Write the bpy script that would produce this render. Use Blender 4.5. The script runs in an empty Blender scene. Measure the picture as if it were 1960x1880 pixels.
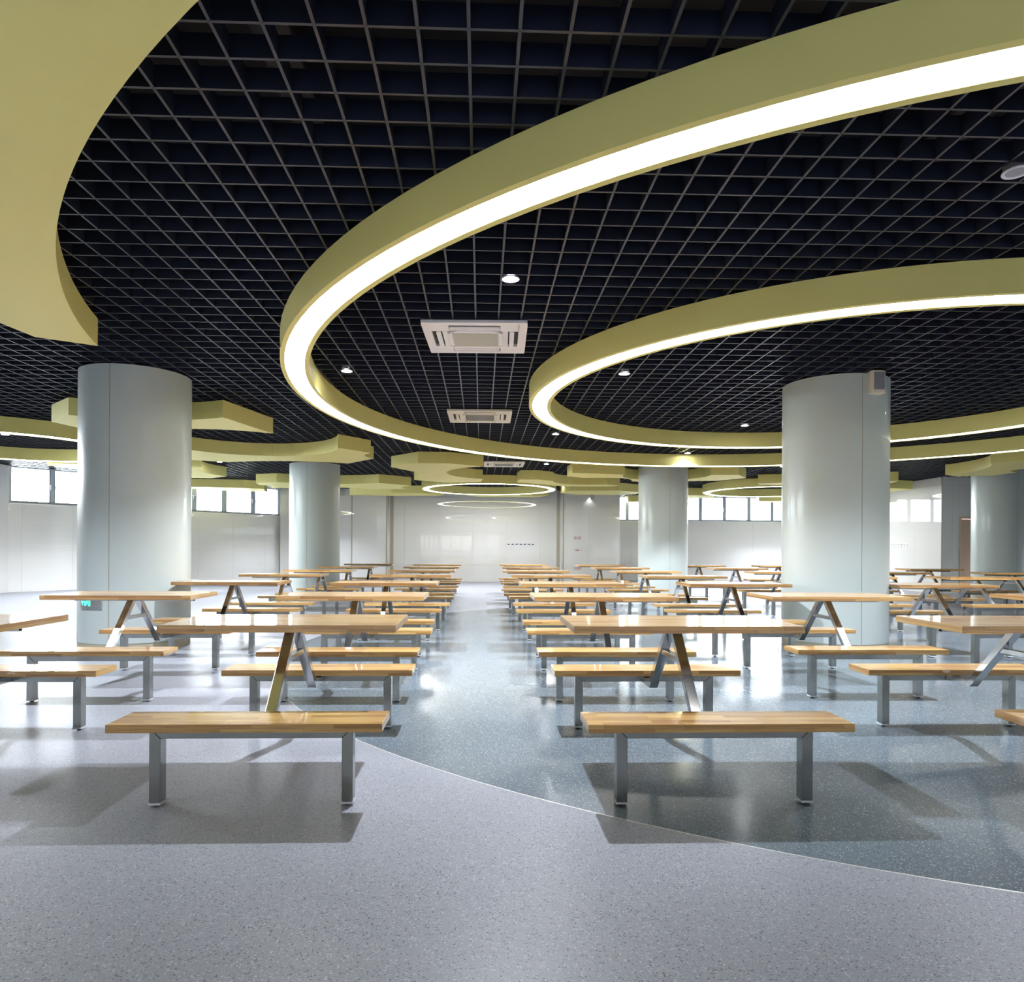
import bpy, bmesh, math, random
from mathutils import Vector, Matrix
R = random.Random(7)
C = bpy.context.scene.collection
sc = bpy.context.scene
PI = math.pi

# ------------------------------------------------------------------ camera
CAM_H = 1.17
cam = bpy.data.cameras.new('camera')
cam.sensor_fit = 'HORIZONTAL'; cam.sensor_width = 36.0
cam.lens = 1320.1 / 1960 * 36.0
cam.shift_x = 0.0075; cam.shift_y = 0.0566
cam.clip_start = 0.05; cam.clip_end = 200
co = bpy.data.objects.new('camera', cam); C.objects.link(co)
co.matrix_world = (Matrix.Translation((0, 0, CAM_H)) @ Matrix.Rotation(math.radians(-1.919), 4, 'Z')
                   @ Matrix.Rotation(PI / 2, 4, 'X') @ Matrix.Rotation(math.radians(0.294), 4, 'Z'))
sc.camera = co

# ------------------------------------------------------------------ world, exposure
RING_E = 4.0        # emission of the ring diffusers
SPOT_W = 330.0      # power of each downlight
SKY_E = 17.0
w = bpy.data.worlds.new('overcast_sky'); sc.world = w; w.use_nodes = True
bg = w.node_tree.nodes['Background']
bg.inputs[0].default_value = (0.90, 0.95, 1.0, 1); bg.inputs[1].default_value = SKY_E
sc.view_settings.view_transform = 'Standard'; sc.view_settings.look = 'None'
sc.view_settings.gamma = 1.0; sc.view_settings.use_curve_mapping = False
sc.view_settings.exposure = 1.4
cy = sc.cycles
cy.max_bounces = 10; cy.diffuse_bounces = 5; cy.glossy_bounces = 5; cy.transmission_bounces = 4; cy.transparent_max_bounces = 8
cy.sample_clamp_indirect = 6.0; cy.use_denoising = True; cy.caustics_reflective = False; cy.caustics_refractive = False

# ------------------------------------------------------------------ helpers
class MB:
    def __init__(s): s.v = []; s.f = []
    def box(s, x0, x1, y0, y1, z0, z1):
        b = len(s.v)
        s.v += [(x0,y0,z0),(x1,y0,z0),(x1,y1,z0),(x0,y1,z0),(x0,y0,z1),(x1,y0,z1),(x1,y1,z1),(x0,y1,z1)]
        s.f += [tuple(b+i for i in q) for q in ((0,3,2,1),(4,5,6,7),(0,1,5,4),(1,2,6,5),(2,3,7,6),(3,0,4,7))]
        return s
    def prism(s, poly, a0, a1, axis='z'):
        """polygon (counter-clockwise in its plane) pushed along an axis"""
        n = len(poly); b = len(s.v)
        for a in (a0, a1):
            for p, q in poly:
                s.v.append({'z': (p, q, a), 'x': (a, p, q), 'y': (q, a, p)}[axis])
        s.f.append(tuple(b + i for i in reversed(range(n))))
        s.f.append(tuple(b + n + i for i in range(n)))
        for i in range(n):
            j = (i + 1) % n
            s.f.append((b+i, b+j, b+n+j, b+n+i))
        return s
    def lathe(s, prof, n=48, c=(0, 0), a0=0.0, a1=2*PI, closed=True):
        """profile of (r, z) turned about a vertical axis; a closed profile gives a solid ring"""
        full = abs(a1 - a0 - 2*PI) < 1e-6
        m = len(prof); b = len(s.v); k = n if full else n + 1
        for i in range(k):
            a = a0 + (a1 - a0) * i / n
            for r, z in prof: s.v.append((c[0] + r*math.cos(a), c[1] + r*math.sin(a), z))
        for i in range(n):
            i2 = (i + 1) % k
            for j in range(m if closed else m - 1):
                j2 = (j + 1) % m
                s.f.append((b+i*m+j, b+i2*m+j, b+i2*m+j2, b+i*m+j2))
        if not full and closed:
            s.f.append(tuple(b + j for j in range(m)))
            s.f.append(tuple(b + (k-1)*m + j for j in reversed(range(m))))
        return s
    def disc(s, r, z, n=24, c=(0, 0), up=True):
        b = len(s.v)
        s.v += [(c[0] + r*math.cos(2*PI*i/n), c[1] + r*math.sin(2*PI*i/n), z) for i in range(n)]
        s.f.append(tuple(b + i for i in (range(n) if up else reversed(range(n)))))
        return s
    def cyl(s, r, z0, z1, n=24, c=(0, 0)):
        return s.prism([(c[0] + r*math.cos(2*PI*i/n), c[1] + r*math.sin(2*PI*i/n)) for i in range(n)], z0, z1)
    def mesh(s, name, mat, bevel=0.0, seg=1, smooth=False, fix=False):
        me = bpy.data.meshes.new(name); me.from_pydata(s.v, [], s.f)
        if bevel or fix:
            bm = bmesh.new(); bm.from_mesh(me)
            bmesh.ops.remove_doubles(bm, verts=bm.verts, dist=1e-6)
            bmesh.ops.recalc_face_normals(bm, faces=bm.faces)
            if bevel:
                es = [e for e in bm.edges if len(e.link_faces) == 2 and e.calc_face_angle(0) > 0.6]
                bmesh.ops.bevel(bm, geom=es, offset=bevel, segments=seg, affect='EDGES', clamp_overlap=True)
            bm.to_mesh(me); bm.free()
        if smooth:
            for p in me.polygons: p.use_smooth = True
            me.set_sharp_from_angle(angle=0.6)
        for mm in (mat if isinstance(mat, (list, tuple)) else [mat]): me.materials.append(mm)
        return me

def obj(name, me, parent=None, loc=(0, 0, 0), rot=(0, 0, 0)):
    o = bpy.data.objects.new(name, me); C.objects.link(o)
    o.location = loc; o.rotation_euler = rot
    if parent is not None: o.parent = parent
    return o
def thing(name, label, cat, loc=(0, 0, 0), rz=0.0, group=None, me=None):
    o = obj(name, me, None, loc, (0, 0, rz)); o['label'] = label; o['category'] = cat
    if group: o['group'] = group
    return o
def struct(name, me=None, loc=(0, 0, 0), rz=0.0, label=None):
    o = obj(name, me, None, loc, (0, 0, rz)); o['kind'] = 'structure'
    if label: o['label'] = label
    return o
def dup(root, loc, rz=None, label=None):
    r = root.copy(); C.objects.link(r); r.location = loc
    if rz is not None: r.rotation_euler = (0, 0, rz)
    if label: r['label'] = label
    for ch in list(root.children):
        c = ch.copy(); C.objects.link(c); c.parent = r
        for g in list(ch.children):
            d = g.copy(); C.objects.link(d); d.parent = c
    return r

# ------------------------------------------------------------------ materials
def mat(name, col=(0.8, 0.8, 0.8), rough=0.5, metal=0.0, spec=0.5, coat=0.0):
    m = bpy.data.materials.new(name); m.use_nodes = True
    b = m.node_tree.nodes['Principled BSDF']
    b.inputs['Base Color'].default_value = (*col, 1); b.inputs['Roughness'].default_value = rough
    b.inputs['Metallic'].default_value = metal; b.inputs['Specular IOR Level'].default_value = spec
    b.inputs['Coat Weight'].default_value = coat
    return m
def nd(m, t, **kw):
    n = m.node_tree.nodes.new(t)
    for k, v in kw.items(): setattr(n, k, v)
    return n
def lk(m, a, b): m.node_tree.links.new(a, b)
def srgb(r, g, b):
    f = lambda c: (c/255/12.92) if c/255 <= 0.04045 else ((c/255+0.055)/1.055)**2.4
    return (f(r), f(g), f(b))
def noise_tint(m, scale=3.0, amount=0.08, rough_amt=0.0, stretch=(1, 1, 1)):
    """soft uneven colour and gloss, as in painted or cast surfaces"""
    b = m.node_tree.nodes['Principled BSDF']; col = b.inputs['Base Color'].default_value[:]
    tc = nd(m, 'ShaderNodeTexCoord'); mp = nd(m, 'ShaderNodeMapping'); mp.inputs['Scale'].default_value = stretch
    n = nd(m, 'ShaderNodeTexNoise'); n.inputs['Scale'].default_value = scale; n.inputs['Detail'].default_value = 4
    lk(m, tc.outputs['Object'], mp.inputs['Vector']); lk(m, mp.outputs[0], n.inputs['Vector'])
    mx = nd(m, 'ShaderNodeMix', data_type='RGBA')
    mx.inputs['A'].default_value = (*[c*(1-amount) for c in col[:3]], 1)
    mx.inputs['B'].default_value = (*[min(1, c*(1+amount)) for c in col[:3]], 1)
    lk(m, n.outputs['Fac'], mx.inputs['Factor']); lk(m, mx.outputs['Result'], b.inputs['Base Color'])
    if rough_amt:
        r0 = b.inputs['Roughness'].default_value
        mr = nd(m, 'ShaderNodeMapRange'); mr.inputs['To Min'].default_value = max(0, r0-rough_amt); mr.inputs['To Max'].default_value = r0+rough_amt
        lk(m, n.outputs['Fac'], mr.inputs['Value']); lk(m, mr.outputs[0], b.inputs['Roughness'])
    return m

def terrazzo(name, base, light, dark, rough, spec):
    m = mat(name, base, rough, spec=spec)
    b = m.node_tree.nodes['Principled BSDF']
    tc = nd(m, 'ShaderNodeTexCoord')
    v = nd(m, 'ShaderNodeTexVoronoi'); v.inputs['Scale'].default_value = 120.0
    v2 = nd(m, 'ShaderNodeTexVoronoi'); v2.inputs['Scale'].default_value = 300.0
    big = nd(m, 'ShaderNodeTexNoise'); big.inputs['Scale'].default_value = 0.9; big.inputs['Detail'].default_value = 5
    for t in (v, v2, big): lk(m, tc.outputs['Object'], t.inputs['Vector'])
    def chips(vor, lo, hi, sizemax):
        sp = nd(m, 'ShaderNodeSeparateColor'); lk(m, vor.outputs['Color'], sp.inputs[0])
        a = nd(m, 'ShaderNodeMath', operation='LESS_THAN'); a.inputs[1].default_value = sizemax
        lk(m, vor.outputs['Distance'], a.inputs[0])
        c1 = nd(m, 'ShaderNodeMath', operation='GREATER_THAN'); c1.inputs[1].default_value = hi
        c2 = nd(m, 'ShaderNodeMath', operation='LESS_THAN'); c2.inputs[1].default_value = lo
        lk(m, sp.outputs[0], c1.inputs[0]); lk(m, sp.outputs[0], c2.inputs[0])
        o = []
        for c in (c1, c2):
            mu = nd(m, 'ShaderNodeMath', operation='MULTIPLY'); lk(m, c.outputs[0], mu.inputs[0]); lk(m, a.outputs[0], mu.inputs[1]); o.append(mu)
        return o
    hi1, lo1 = chips(v, 0.14, 0.84, 0.42); hi2, lo2 = chips(v2, 0.18, 0.80, 0.45)
    bm_ = nd(m, 'ShaderNodeMix', data_type='RGBA'); lk(m, big.outputs['Fac'], bm_.inputs['Factor'])
    bm_.inputs['A'].default_value = (*[c*0.95 for c in base], 1); bm_.inputs['B'].default_value = (*[c*1.05 for c in base], 1)
    cur = bm_.outputs['Result']
    for msk, col in ((hi2, light), (lo2, dark), (hi1, light), (lo1, dark)):
        mx = nd(m, 'ShaderNodeMix', data_type='RGBA'); lk(m, msk.outputs[0], mx.inputs['Factor'])
        lk(m, cur, mx.inputs['A']); mx.inputs['B'].default_value = (*col, 1); cur = mx.outputs['Result']
    lk(m, cur, b.inputs['Base Color'])
    mr = nd(m, 'ShaderNodeMapRange'); mr.inputs['To Min'].default_value = rough*0.88; mr.inputs['To Max'].default_value = rough*1.14
    lk(m, big.outputs['Fac'], mr.inputs['Value']); lk(m, mr.outputs[0], b.inputs['Roughness'])
    wv = nd(m, 'ShaderNodeTexNoise'); wv.inputs['Scale'].default_value = 9.0; wv.inputs['Detail'].default_value = 2
    lk(m, tc.outputs['Object'], wv.inputs['Vector'])
    bp = nd(m, 'ShaderNodeBump'); bp.inputs['Strength'].default_value = 0.05; bp.inputs['Distance'].default_value = 0.01
    lk(m, wv.outputs['Fac'], bp.inputs['Height']); lk(m, bp.outputs[0], b.inputs['Normal'])
    return m

def wood():
    """finger-jointed rubberwood: staves with a tone each, grain along the board, lacquer on top"""
    m = mat('lacquered_rubberwood', (0.6, 0.4, 0.18), 0.35, spec=0.4, coat=0.8)
    b = m.node_tree.nodes['Principled BSDF']; b.inputs['Coat Roughness'].default_value = 0.045
    tc = nd(m, 'ShaderNodeTexCoord'); oi = nd(m, 'ShaderNodeObjectInfo'); ge = nd(m, 'ShaderNodeNewGeometry')
    sp = nd(m, 'ShaderNodeSeparateXYZ'); lk(m, tc.outputs['Object'], sp.inputs[0])
    # across-the-stave coordinate: y on top and bottom, z on the edges
    vt = nd(m, 'ShaderNodeVectorTransform', vector_type='NORMAL', convert_from='WORLD', convert_to='OBJECT')
    lk(m, ge.outputs['True Normal'], vt.inputs[0])
    ns = nd(m, 'ShaderNodeSeparateXYZ'); lk(m, vt.outputs[0], ns.inputs[0])
    ab = nd(m, 'ShaderNodeMath', operation='ABSOLUTE'); lk(m, ns.outputs['Z'], ab.inputs[0])
    up = nd(m, 'ShaderNodeMath', operation='GREATER_THAN'); up.inputs[1].default_value = 0.5; lk(m, ab.outputs[0], up.inputs[0])
    zz = nd(m, 'ShaderNodeMath', operation='MULTIPLY_ADD'); zz.inputs[1].default_value = 2.2; zz.inputs[2].default_value = 0.31
    lk(m, sp.outputs['Z'], zz.inputs[0])
    mxv = nd(m, 'ShaderNodeMix', data_type='FLOAT'); lk(m, up.outputs[0], mxv.inputs['Factor'])
    lk(m, zz.outputs[0], mxv.inputs['A']); lk(m, sp.outputs['Y'], mxv.inputs['B'])
    rnd = nd(m, 'ShaderNodeMath', operation='MULTIPLY'); rnd.inputs[1].default_value = 37.0; lk(m, oi.outputs['Random'], rnd.inputs[0])
    xo = nd(m, 'ShaderNodeMath', operation='ADD'); lk(m, sp.outputs['X'], xo.inputs[0]); lk(m, rnd.outputs[0], xo.inputs[1])
    cb = nd(m, 'ShaderNodeCombineXYZ'); lk(m, xo.outputs[0], cb.inputs['X']); lk(m, mxv.outputs['Result'], cb.inputs['Y']); 
    br = nd(m, 'ShaderNodeTexBrick'); br.offset = 0.37; br.offset_frequency = 2; br.squash = 1.0
    lk(m, cb.outputs[0], br.inputs['Vector'])
    br.inputs['Scale'].default_value = 1.0; br.inputs['Mortar Size'].default_value = 0.0004; br.inputs['Mortar Smooth'].default_value = 0.2
    br.inputs['Brick Width'].default_value = 0.36; br.inputs['Row Height'].default_value = 0.044; br.inputs['Bias'].default_value = -0.2
    br.inputs['Color1'].default_value = (*srgb(228, 184, 112), 1); br.inputs['Color2'].default_value = (*srgb(172, 114, 52), 1)
    br.inputs['Mortar'].default_value = (*srgb(158, 114, 60), 1)
    mp = nd(m, 'ShaderNodeMapping'); mp.inputs['Scale'].default_value = (2.2, 42.0, 42.0)
    lk(m, cb.outputs[0], mp.inputs['Vector'])
    gr = nd(m, 'ShaderNodeTexNoise'); gr.inputs['Scale'].default_value = 1.6; gr.inputs['Detail'].default_value = 6; gr.inputs['Distortion'].default_value = 1.4
    lk(m, mp.outputs[0], gr.inputs['Vector'])
    mg = nd(m, 'ShaderNodeMapRange'); mg.inputs['From Min'].default_value = 0.3; mg.inputs['From Max'].default_value = 0.75
    mg.inputs['To Min'].default_value = 0.60; mg.inputs['To Max'].default_value = 1.08
    lk(m, gr.outputs['Fac'], mg.inputs['Value'])
    mu = nd(m, 'ShaderNodeMix', data_type='RGBA', blend_type='MULTIPLY'); mu.inputs['Factor'].default_value = 1.0
    lk(m, br.outputs['Color'], mu.inputs['A']); lk(m, mg.outputs[0], mu.inputs['B'])
    lk(m, mu.outputs['Result'], b.inputs['Base Color'])
    return m

def emit(name, col, strength):
    m = bpy.data.materials.new(name); m.use_nodes = True
    nt = m.node_tree; nt.nodes.remove(nt.nodes['Principled BSDF'])
    e = nt.nodes.new('ShaderNodeEmission'); e.inputs[0].default_value = (*col, 1); e.inputs[1].default_value = strength
    nt.links.new(e.outputs[0], nt.nodes['Material Output'].inputs[0]); return m
def pane_glass():
    m = bpy.data.materials.new('window_glass'); m.use_nodes = True; nt = m.node_tree
    nt.nodes.remove(nt.nodes['Principled BSDF'])
    t = nt.nodes.new('ShaderNodeBsdfTransparent'); t.inputs[0].default_value = (0.95, 0.97, 0.97, 1)
    g = nt.nodes.new('ShaderNodeBsdfGlossy'); g.inputs['Roughness'].default_value = 0.0
    f = nt.nodes.new('ShaderNodeFresnel'); f.inputs['IOR'].default_value = 1.45
    mx = nt.nodes.new('ShaderNodeMixShader')
    nt.links.new(f.outputs[0], mx.inputs[0]); nt.links.new(t.outputs[0], mx.inputs[1]); nt.links.new(g.outputs[0], mx.inputs[2])
    nt.links.new(mx.outputs[0], nt.nodes['Material Output'].inputs[0]); return m

M = {}
M['floor'] = terrazzo('pale_grey_terrazzo', srgb(142, 145, 152), srgb(172, 174, 180), srgb(100, 102, 109), 0.36, 0.3)
M['inlay'] = terrazzo('slate_green_terrazzo', srgb(98, 109, 117), srgb(150, 163, 168), srgb(80, 90, 96), 0.17, 0.33)
M['strip'] = mat('pale_metal_divider', srgb(208, 208, 200), 0.35, 0.6)
M['olive'] = noise_tint(mat('olive_yellow_paint', srgb(228, 219, 138), 0.5, spec=0.3), 1.2, 0.05)
M['wood'] = wood()
M['steel'] = noise_tint(mat('satin_stainless_steel', (0.33, 0.34, 0.32), 0.2, 1.0), 6.0, 0.06, 0.08)
M['polish'] = noise_tint(mat('polished_stainless_steel', (0.56, 0.56, 0.56), 0.15, 1.0), 5.0, 0.05, 0.05)
M['foot'] = mat('clear_plastic_foot', srgb(214, 218, 224), 0.25)
M['black'] = mat('black_rubber', (0.02, 0.02, 0.022), 0.6)
M['column'] = noise_tint(mat('pale_sage_column_paint', srgb(190, 200, 196), 0.32, spec=0.4, coat=0.12), 0.8, 0.02)
M['joint'] = mat('beige_joint', srgb(176, 170, 148), 0.6)
M['tile'] = noise_tint(mat('polished_cream_tile', srgb(221, 220, 217), 0.02, spec=0.9, coat=0.0), 1.5, 0.02)
M['wall'] = mat('grout_grey_wall', srgb(196, 194, 188), 0.7)
M['trim'] = mat('taupe_corner_trim', srgb(168, 162, 148), 0.35)
M['grid'] = noise_tint(mat('charcoal_grid_paint', srgb(37, 41, 55), 0.33, spec=0.5), 2.0, 0.06)
M['plenum'] = noise_tint(mat('black_plenum_paint', (0.006, 0.007, 0.010), 0.8), 2.0, 0.3)
M['duct'] = mat('dark_duct', (0.03, 0.03, 0.035), 0.5, 0.3)
M['white'] = mat('white_plastic', srgb(228, 228, 234), 0.4)
M['cream'] = mat('cream_plastic', srgb(218, 212, 196), 0.45)
M['slot'] = mat('dark_slot', (0.03, 0.03, 0.032), 0.7)
M['greymesh'] = mat('grey_speaker_mesh', srgb(128, 130, 142), 0.7)
M['filter'] = mat('pale_grey_filter', srgb(180, 182, 176), 0.7)
M['alu'] = mat('blue_grey_window_frame', srgb(168, 180, 196), 0.4, 0.2)
M['reveal'] = mat('white_plaster_reveal', srgb(236, 236, 234), 0.8)
M['doorwood'] = noise_tint(mat('beech_door_veneer', srgb(208, 178, 152), 0.45), 2.0, 0.12, 0.0, (30, 30, 1.2))
M['hinge'] = mat('nickel_hinge', (0.6, 0.62, 0.62), 0.3, 0.9)
M['red'] = mat('red_lettering', srgb(178, 44, 52), 0.5)
M['redplug'] = mat('red_connector', srgb(120, 20, 22), 0.5)
M['plate'] = mat('satin_steel_plate', (0.62, 0.62, 0.61), 0.3, 0.8)
M['canister'] = mat('dull_grey_canister', srgb(110, 110, 112), 0.6)
M['glass'] = pane_glass()
M['lit'] = emit('lit_room_behind', (1.0, 0.98, 0.94), 0.9)
M['ground'] = noise_tint(mat('pale_courtyard_ground', srgb(170, 172, 160), 0.9), 2.0, 0.15)
M['bark'] = noise_tint(mat('grey_bamboo', srgb(150, 158, 150), 0.8), 4.0, 0.2)
M['leaf'] = noise_tint(mat('green_leaves', srgb(116, 146, 84), 0.8), 6.0, 0.4)
M['ring'] = emit('ring_diffuser_light', (0.97, 0.985, 1.0), RING_E)
M['ring2'] = emit('small_ring_diffuser_light', (0.97, 0.985, 1.0), RING_E*3.6)
M['lens'] = emit('downlight_lens_light', (0.93, 0.96, 1.0), 60.0)
M['green'] = emit('green_exit_glow', (0.05, 0.9, 0.48), 1.6)
M['lensoff'] = mat('unlit_frosted_lens', srgb(150, 154, 176), 0.4)
M['skirt'] = mat('brushed_steel_plinth', (0.55, 0.55, 0.54), 0.28, 1.0)

# ------------------------------------------------------------------ heights and main places
Z_GRID = CAM_H + 2.04          # underside of the open-cell ceiling grid
Z_DROP = CAM_H + 1.795         # underside of rings and panels
Z_SLAB = 3.95
COLS = [(-4.12, 8.38), (4.34, 8.35), (-4.08, 17.05), (4.49, 16.93), (13.08, 17.0)]
RC = (4.32, 8.35)              # centre of the two large rings and of the floor inlay
XL, XR, XFR = -11.97, 12.68, 18.0
YF, YB = -7.0, 24.5
P0, P1 = Vector((XL, 17.87)), Vector((-6.95, 24.37))

# ------------------------------------------------------------------ floor
def floor_mesh(r, c, x0, x1, y0, y1, n=192):
    b = MB()
    for i in range(n):
        a = 2*PI*i/n; ca, sa = math.cos(a), math.sin(a)
        b.v.append((c[0]+r*ca, c[1]+r*sa, 0))
        t = min((x1-c[0])/ca if ca > 1e-9 else 1e9, (x0-c[0])/ca if ca < -1e-9 else 1e9,
                (y1-c[1])/sa if sa > 1e-9 else 1e9, (y0-c[1])/sa if sa < -1e-9 else 1e9)
        b.v.append((c[0]+t*ca, c[1]+t*sa, 0))
    for i in range(n):
        j = (i+1) % n
        b.f.append((2*i, 2*i+1, 2*j+1, 2*j))
    for px, py in ((x0,y0),(x1,y0),(x1,y1),(x0,y1)):          # the four corners
        a = math.atan2(py-c[1], px-c[0]) % (2*PI); i = int(a/(2*PI)*n) % n
        b.v.append((px, py, 0)); b.f.append((2*i+1, len(b.v)-1, 2*((i+1) % n)+1))
    return b.mesh('floor', M['floor'])
R_IN = 6.53
fl = struct('floor', floor_mesh(R_IN, RC, -14, XFR, YF, 27.0))
obj('inlay_disc', MB().disc(R_IN-0.008, 0.0, 192, RC).mesh('inlay_disc', M['inlay']), fl)
obj('divider_strip', MB().lathe([(R_IN-0.008, 0.0), (R_IN, 0.0)], 192, RC, closed=False).mesh('divider_strip', M['strip']), fl)

# ------------------------------------------------------------------ ceiling: slab above, open-cell grid below
ceil_ = struct('ceiling', MB().box(-14, XFR, YF, 27.2, Z_SLAB, Z_SLAB+0.2).mesh('ceiling', M['plenum']))
CELL, TH, BH = 0.201, 0.014, 0.10
def ob_x(y):   # x of the slanted window wall at depth y
    return P0.x + (P1.x-P0.x)*(y-P0.y)/(P1.y-P0.y)
def ob_y(x): return P0.y + (P1.y-P0.y)*(x-P0.x)/(P1.x-P0.x)
grid_cache = {}
def blade(length, along):
    k = (round(length, 3), along)
    if k not in grid_cache:
        b = MB()
        if along == 'x': b.box(0, length, -TH/2, TH/2, 0, BH)
        else: b.box(-TH/2, TH/2, 0, length, 0, BH)
        grid_cache[k] = b.mesh('slat', M['grid'])
    return grid_cache[k]
k = -20
while True:
    y = 2.913 + CELL*k; k += 1
    if y > 26.4: break
    x0 = XL if y < P0.y else (ob_x(y) if y < 24.0 else 4.88)
    x1 = XFR if y < 18.5 else XR
    obj('slat', blade(x1-x0-0.04, 'x'), ceil_, (x0+0.02, y, Z_GRID))
k = -59
while True:
    x = -0.059 + CELL*k; k += 1
    if x > XFR-0.1: break
    y1 = ob_y(x) if x < P1.x else (24.05 if x < 4.87 else (26.45 if x < XR else 18.55))
    obj('slat', blade(y1+1.3, 'y'), ceil_, (x, -1.3, Z_GRID))
# dark ducts and a pipe above the grid
for nm, (x0, x1, y0, y1, z0, z1) in (('air_duct', (-5, 8, 1.4, 2.0, 3.55, 3.85)), ('air_duct', (-8, 11, 5.9, 6.6, 3.5, 3.85)), ('cable_tray', (-1.1, -0.9, -1, 20, 3.6, 3.68)), ('cable_tray', (2.6, 2.85, -1, 20, 3.6, 3.68))):
    obj(nm, MB().box(x0, x1, y0, y1, z0, z1).mesh(nm, M['duct'], 0.01), ceil_)

# ------------------------------------------------------------------ walls in big polished tiles
tile_cache = {}
def tile_mesh(wd, ht):
    k = (round(wd, 3), round(ht, 3))
    if k not in tile_cache:
        tile_cache[k] = MB().box(-wd/2, wd/2, -0.006, 0.006, -ht/2, ht/2).mesh('tile', M['tile'])
    return tile_cache[k]
def tiled(parent, p, ang, length, z0, z1, s0=0.0, tw=1.2, th=0.6, skip=(), wob=0.0012, xcut=(), zcut=()):
    """tiles 1.2 x 0.6 m on a wall that starts at p and runs along ang; their faces look to the wall's right-hand side"""
    ca, sa = math.cos(ang), math.sin(ang)
    xs = [0.0] + [s0 + tw*i for i in range(-2, 40) if 0.02 < s0 + tw*i < length-0.02] + [length]
    zs = [z0] + [th*i for i in range(0, 9) if z0+0.02 < th*i < z1-0.02] + [z1]
    xs = sorted(xs + list(xcut)); zs = sorted(zs + list(zcut))
    for a, b in zip(xs, xs[1:]):
        for c, d in zip(zs, zs[1:]):
            m_, n_ = (a+b)/2, (c+d)/2
            if any(q[0] < m_ < q[1] and q[2] < n_ < q[3] for q in skip): continue
            obj('tile', tile_mesh(b-a-0.003, d-c-0.003), parent, (p[0]+ca*m_, p[1]+sa*m_, n_),
                (R.uniform(-wob, wob), 0, ang+R.uniform(-wob, wob)))
T = 0.2
Z_TOP = 3.34
# far wall: centre bay and two proud piers
wb = struct('wall_back', MB().box(-7.1, 4.87, YB+0.008, YB+T, 0, Z_SLAB).box(-6.95, -3.28, 24.108, YB+0.02, 0, Z_SLAB).box(2.86, 4.862, 24.108, YB+0.02, 0, Z_SLAB).mesh('wall_back', M['wall']))
tiled(wb, (-3.28, YB), 0, 6.14, 0, Z_TOP, s0=0.57)
tiled(wb, (-4.5, 24.1), 0, 1.22, 0, Z_TOP, s0=5)
tiled(wb, (-6.95, 24.1), 0, 2.45, 0, Z_TOP, s0=1.2)
tiled(wb, (2.86, 24.1), 0, 2.01, 0, Z_TOP, s0=0.91)
tiled(wb, (-3.274, 24.11), PI/2, 0.38, 0, Z_TOP, s0=5)
tiled(wb, (2.854, 24.48), -PI/2, 0.37, 0, Z_TOP, s0=5)
for x in (-3.3, 2.86, -4.5):
    obj('corner_trim', MB().box(x-0.008, x+0.03, 24.086, 24.112, 0, Z_TOP).mesh('corner_trim', M['trim']), wb)
for x in (-3.16, 2.74):
    obj('corner_trim', MB().box(x-0.06, x+0.06, 24.484, 24.496, 0, Z_TOP).mesh('corner_trim', M['trim']), wb)
# recess on the right with its own window
SILL = CAM_H + 1.117
YR = 26.5
wr = struct('wall_back_right', MB().box(4.87, XR+T, YR+0.008, YR+0.35, 0, SILL).box(4.87, 5.2, YR+0.008, YR+0.35, SILL, Z_SLAB).box(12.4, XR+T, YR+0.008, YR+0.35, SILL, Z_SLAB).box(5.2, 12.4, YR+0.008, YR+0.35, 3.24, Z_SLAB).box(4.67, 4.862, YB+T, YR+0.35, 0, Z_SLAB).mesh('wall_back_right', M['reveal']))
tiled(wr, (4.87, YR), 0, XR-4.87, 0, SILL-0.02, s0=0.9)
tiled(wr, (4.868, 24.12), PI/2, 2.38, 0, Z_TOP, s0=1.2)
# right side wall and the wall with the door
wx = struct('wall_right', MB().box(XR+0.008, XR+T, 18.62, YR+0.35, 0, Z_SLAB).mesh('wall_right', M['wall']))
tiled(wx, (XR, YR), -PI/2, YR-18.6, 0, Z_TOP, s0=0.7)
DX0, DX1, DZ = 13.18, 14.2, 2.12
wd = struct('wall_door_side', MB().box(XR+0.02, DX0, 18.61, 18.8, 0, Z_SLAB).box(DX1, XFR, 18.61, 18.8, 0, Z_SLAB).box(DX0, DX1, 18.61, 18.8, DZ, Z_SLAB).mesh('wall_door_side', M['wall']))
tiled(wd, (XR, 18.6), 0, XFR-XR, 0, Z_TOP, s0=1.5, skip=[(DX0-XR, DX1-XR, 0, DZ)], xcut=(DX0-XR, DX1-XR), zcut=(DZ,))
obj('corner_trim', MB().box(XR-0.012, XR+0.012, 18.584, 18.612, 0, Z_TOP).mesh('corner_trim', M['trim']), wd)
# slanted window wall on the left
u = (P1-P0).normalized(); OA = math.atan2(u.y, u.x); OL = (P1-P0).length
wo = struct('wall_left_slanted', MB().box(-0.3, OL+0.2, 0.008, 0.35, 0, SILL).box(-0.3, 0.02, 0.008, 0.35, SILL, Z_SLAB).box(8.16, OL+0.2, 0.008, 0.35, SILL, Z_SLAB).box(0.02, 8.16, 0.008, 0.35, 3.24, Z_SLAB).mesh('wall_left_slanted', M['reveal']), (P0.x, P0.y, 0), OA)
tiled(wo, (0, 0), 0, OL, 0, SILL-0.02, s0=0.3)
wl = struct('wall_left', MB().box(XL-0.35, XL-0.008, YF, P0.y+0.1, 0, SILL).box(XL-0.35, XL-0.008, YF, 9.0, SILL, Z_SLAB).box(XL-0.35, XL-0.008, 15.0, P0.y+0.1, SILL, Z_SLAB).box(XL-0.35, XL-0.008, 9.0, 15.0, 3.24, Z_SLAB).mesh('wall_left', M['wall']))
tiled(wl, (XL, 8.0), PI/2, P0.y-8.0, 0, Z_TOP, s0=0.27, skip=[(0.9, 7.2, SILL, 4)])
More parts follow.
